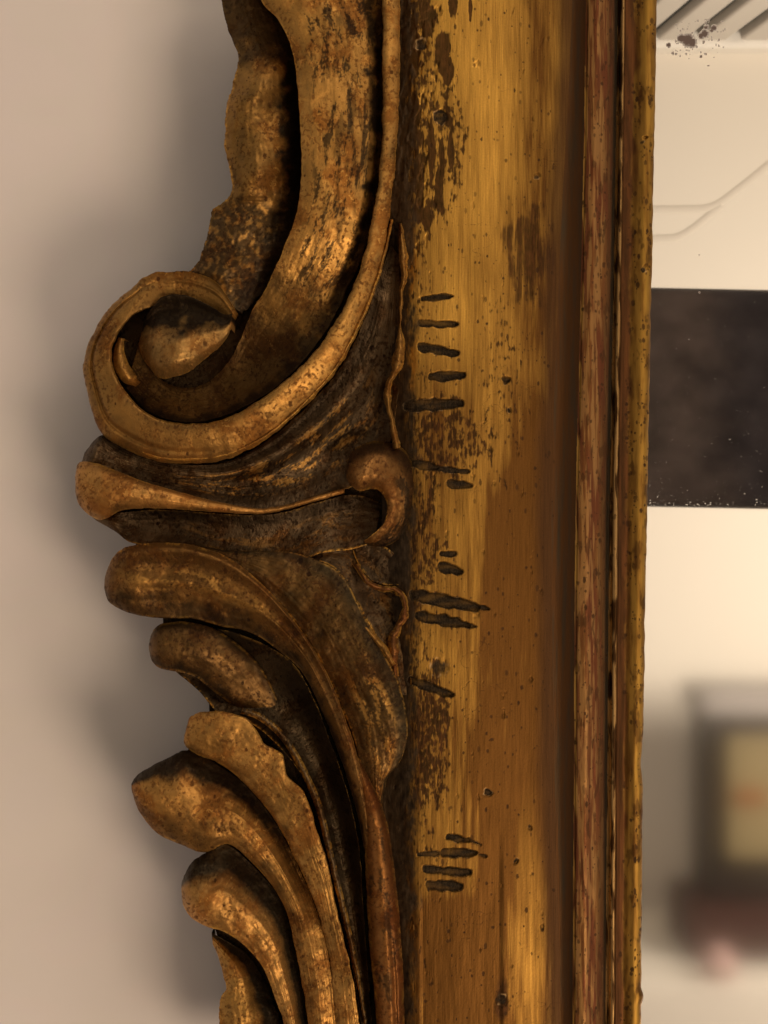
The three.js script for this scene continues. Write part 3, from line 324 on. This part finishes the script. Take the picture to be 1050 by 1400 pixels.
part('leaf_lobe', { a: [[248, 1210, 7], [254, 1192, 8], [266, 1176, 9], [284, 1164, 9], [310, 1154, 8], [345, 1182, 7], [375, 1216, 7], [393, 1250, 7], [403, 1292, 7], [413, 1342, 8], [421, 1392, 8], [429, 1470, 8]], b: [[248, 1220, 7], [251, 1238, 8], [262, 1255, 9], [283, 1267, 10], [306, 1274, 10], [326, 1286, 10], [345, 1304, 10], [360, 1324, 10], [371, 1350, 10], [380, 1376, 10], [388, 1400, 10], [398, 1470, 10]], crown: [1, 5, 7.5, 8.5, 8, 7, 6, 5, 4.5, 4, 4, 4], prof: (q, t) => mix(hump(0.6, 0.9)(q), chisel(0.55)(q), sm(0.1, 0.4, t)), tint: [0.496, 0.260, 0.071], dirtShade: [0.05, 0.036, 0.02], all: 0.02, d0: 1.15, dw: 0.55, rough: 0.4 }, MAT.carved, leaf);
part('leaf_lobe', { a: [[290, 1276, 4], [310, 1286, 5], [335, 1302, 5], [354, 1326, 5], [368, 1354, 5], [378, 1380, 6], [387, 1404, 6], [396, 1470, 6]], b: [[292, 1292, 4], [300, 1312, 6], [305, 1332, 7], [309, 1350, 7], [303, 1366, 7], [300, 1382, 7], [299, 1405, 7], [302, 1470, 7]], crown: [1, 3, 5, 6, 6, 6, 6, 6], prof: (q, t) => mix(hump(0.6, 0.9)(q), chisel(0.5, 0.75)(q), 0.7), tint: GILT, dirtShade: GRIME_SHADE, all: 0.1, d0: 1.3, dw: 0.45, rough: 0.55, wob: 2.5 }, MAT.carved, leaf);
part('midrib', { a: [[492, 1040, 10], [512, 1078, 10], [526, 1112, 10], [534, 1150, 10], [543, 1220, 10], [549, 1293, 10], [552, 1350, 10], [554, 1470, 10]], b: [[476, 1018, 10], [487, 1078, 10], [494, 1112, 10], [498, 1150, 10], [501, 1220, 10], [505, 1293, 10], [511, 1350, 10], [520, 1470, 10]], crown: [3, 5, 6, 6, 6, 6, 6, 6], prof: (q, t) => hump(0.45, 0.7)(q) - 0.22 * Math.exp(-Math.pow((q - 0.3) / 0.08, 2)) * sm(0.5, 0.8, t), streak: [DARK, 0.2, 0.7, 0, 1, 0, 1.1], tint: [0.32, 0.14, 0.036], dirtShade: [0.16, 0.06, 0.018], all: 0.3, d0: 0.6, dw: 0.45, rough: 0.3 }, MAT.carved, leaf);

// the thing's origin goes to its base: parts keep their places
for (const p of [frame, carving]) p.position.set(-BASE[0], -BASE[1], -BASE[2]); mirror.position.set(...BASE);

// ---------------------------------------------------------------- what stands before the mirror and shows in its glass
const dG = D - ZG;
function M(px, py, l) { const k = 1 + l / dG, q = S * dG / D; return [(px - 525) * q * k, (700 - py) * q * k, ZG + l]; }   // the place l metres before the glass
const std = (r, g, b, o = {}) => new THREE.MeshPhysicalMaterial({ color: new THREE.Color().setRGB(r, g, b), roughness: 0.7, specularIntensity: 0.3, ...o });
function boxAt(name, x0, y0, z0, x1, y1, z1, mat, parent = scene, rad = 0) { const g = rad ? new RoundedBoxGeometry(Math.abs(x1 - x0), Math.abs(y1 - y0), Math.abs(z1 - z0), 3, rad) : new THREE.BoxGeometry(Math.abs(x1 - x0), Math.abs(y1 - y0), Math.abs(z1 - z0)); g.translate((x0 + x1) / 2 - parent.position.x, (y0 + y1) / 2 - parent.position.y, (z0 + z1) / 2 - parent.position.z); return mesh(name, g, mat, parent); }
const FARZ = 3.0, plaster = std(0.80, 0.74, 0.64, { roughness: 0.9 });
const cy = M(900, 47, FARZ)[1];
{ const w = boxAt('far_wall', -2.2, -1.9, ZG + FARZ, 2.6, cy + 0.3, ZG + FARZ + 0.12, plaster); w.userData.kind = 'structure';
  const c = boxAt('ceiling', -2.2, cy, ZG + 0.9, 2.6, cy + 0.1, ZG + FARZ, std(0.045, 0.06, 0.07)); c.userData.kind = 'structure';
  const cor = boxAt('cornice', -2.2, M(900, 74, FARZ)[1], ZG + FARZ - 0.05, 2.6, cy + 0.001, ZG + FARZ + 0.01, std(0.86, 0.82, 0.74), scene, 0.012); cor.userData.kind = 'structure';
  const fl = boxAt('floor', -2.2, -1.9, ZW, 2.6, -1.8, ZG + FARZ, std(0.22, 0.13, 0.07)); fl.userData.kind = 'structure'; }
{ const bt = thing('ceiling_slats', 'row of pale slanting ceiling slats reflected in the top of the mirror', 'ceiling slats', [M(975, 0, FARZ)[0], cy - 0.012, ZG + FARZ - 0.4]);
  for (let i = -2; i < 8; i++) { const g = new RoundedBoxGeometry(0.052, 0.024, 0.85, 2, 0.006); g.rotateY(-0.16); g.translate((i - 2.4) * 0.079, 0, 0); mesh('slat', g, std(0.62, 0.58, 0.52), bt); } }
{ const m = thing('plaster_ledge', 'faint bent plaster moulding on the pale far wall seen in the mirror', 'moulding', M(930, 287, FARZ));
  for (const line of [[[800, 288], [930, 287], [962, 286], [978, 281], [1010, 258], [1035, 238], [1080, 200]], [[800, 328], [905, 327], [925, 325], [945, 314], [975, 290], [985, 283]]]) { const pts = line.map(p => new THREE.Vector3(...M(p[0], p[1], FARZ + 0.0115)).sub(m.position)); mesh('moulding_line', new THREE.TubeGeometry(new THREE.CatmullRomCurve3(pts), 60, 0.014, 12), std(0.70, 0.64, 0.55, { roughness: 0.9 }), m); } }
const beamMap = bake(0, 0, 64, 64, 64, 64, (x, y) => { const t = sm(46, 16, x + 9 * fbm(x * 0.05, y * 0.05, 3)), n = fbm(x * 0.08 + 7, y * 0.1, 4); return [...mul3(mix3([0.105, 0.086, 0.076], [0.050, 0.046, 0.050], t), 1 + 0.5 * n), 0, 1, 0.5]; }).map;
{ const a = M(840, 394, 1.5), b = M(1130, 694, 1.5), beam = thing('dark_beam', 'dark brown band across the room reflected in the middle of the mirror', 'beam', [(a[0] + b[0]) / 2, (a[1] + b[1]) / 2, a[2] + 0.06]);
  boxAt('beam_body', a[0], b[1], a[2], b[0], a[1], a[2] + 0.1, std(1, 1, 1, { roughness: 0.75, map: beamMap }), beam, 0.008);
  beam.rotation.z = -0.02; }
{ const z = ZG + FARZ - 0.42, lo = M(930, 1330, FARZ - 0.5), o = thing('mantel_clock', 'blurred dark wooden case with a yellow panel reflected low in the mirror', 'clock', [M(1045, 1330, FARZ - 0.5)[0], lo[1], z]);
  const A = (x, y, l = FARZ - 0.5) => M(x, y, l), wood = std(0.014, 0.009, 0.007, { roughness: 0.6 });
  const q = (n, x0, y0, x1, y1, d0, d1, mat) => { const a = A(x0, y0), b = A(x1, y1); boxAt(n, a[0], b[1], z - d0, b[0], a[1], z + d1, mat, o, 0.006); };
  q('case', 982, 985, 1140, 1245, 0.0, 0.2, wood); q('top', 970, 950, 1150, 985, 0.02, 0.2, std(0.32, 0.29, 0.27)); q('base', 948, 1245, 1170, 1334, 0.04, 0.2, std(0.045, 0.016, 0.011));
  q('yellow_panel', 1004, 1012, 1110, 1186, 0.012, 0.0, std(0.22, 0.17, 0.085)); q('orange_mark', 1014, 1086, 1060, 1112, 0.018, -0.005, std(0.22, 0.085, 0.03)); }
{ const a = M(840, 1342, FARZ - 0.6), t = thing('white_shelf', 'white shelf carrying the dark wooden case reflected in the mirror', 'shelf', [1.0, a[1], a[2] + 0.3]); boxAt('shelf_board', 0.1, a[1] - 0.9, a[2], 2.2, a[1] - 0.004, ZG + FARZ - 0.002, std(0.8, 0.74, 0.64), t, 0.01); }
{ const p = M(984, 1338, FARZ - 0.57), v = thing('pink_vase', 'small pink vase in front of the dark case reflected in the mirror', 'vase', p); const g = new THREE.LatheGeometry([[0.0, 0], [0.03, 0], [0.045, 0.02], [0.048, 0.04], [0.035, 0.065], [0.022, 0.075], [0.026, 0.085], [0.02, 0.085], [0.016, 0.074]].map(q => new THREE.Vector2(...q)), 32); g.scale(0.62, 0.62, 0.62); mesh('vase_body', g, std(0.55, 0.36, 0.32), v); }

// ---------------------------------------------------------------- lamps, and a fill panel added low on the right
function lightPanel(name, label, k) {
  const to = k.to || [0, 0, 0], o = thing(name, label, 'lamp', k.at); o.lookAt(...to); o.updateMatrixWorld();
  const g = new RoundedBoxGeometry(k.w + 0.03, k.h + 0.03, 0.04, 3, 0.012); g.translate(0, 0, -0.03); mesh('housing', g, std(0.5, 0.47, 0.42), o);
  const d = new THREE.BoxGeometry(k.w, k.h, 0.012); d.translate(0, 0, -0.006); mesh('diffuser', d, std(0.8, 0.75, 0.65, { emissive: new THREE.Color().setRGB(...k.color), emissiveIntensity: 0.6 }), o);
  const l = new THREE.RectAreaLight(new THREE.Color().setRGB(...k.color), k.power, k.w, k.h); l.position.set(...k.at).lerp(new THREE.Vector3(...to), 0.004); l.lookAt(...to); scene.add(l);
}
lightPanel('light_panel', 'soft panel lamp above and to the right of the mirror, out of the picture', KEY);
lightPanel('light_panel', 'added warm fill panel low on the right, standing in for the glow of the bright far wall', LOW);
lightPanel('light_panel', 'panel lamp turned to the far wall behind the viewer, out of the picture', FAR);

renderer.render(scene, camera);
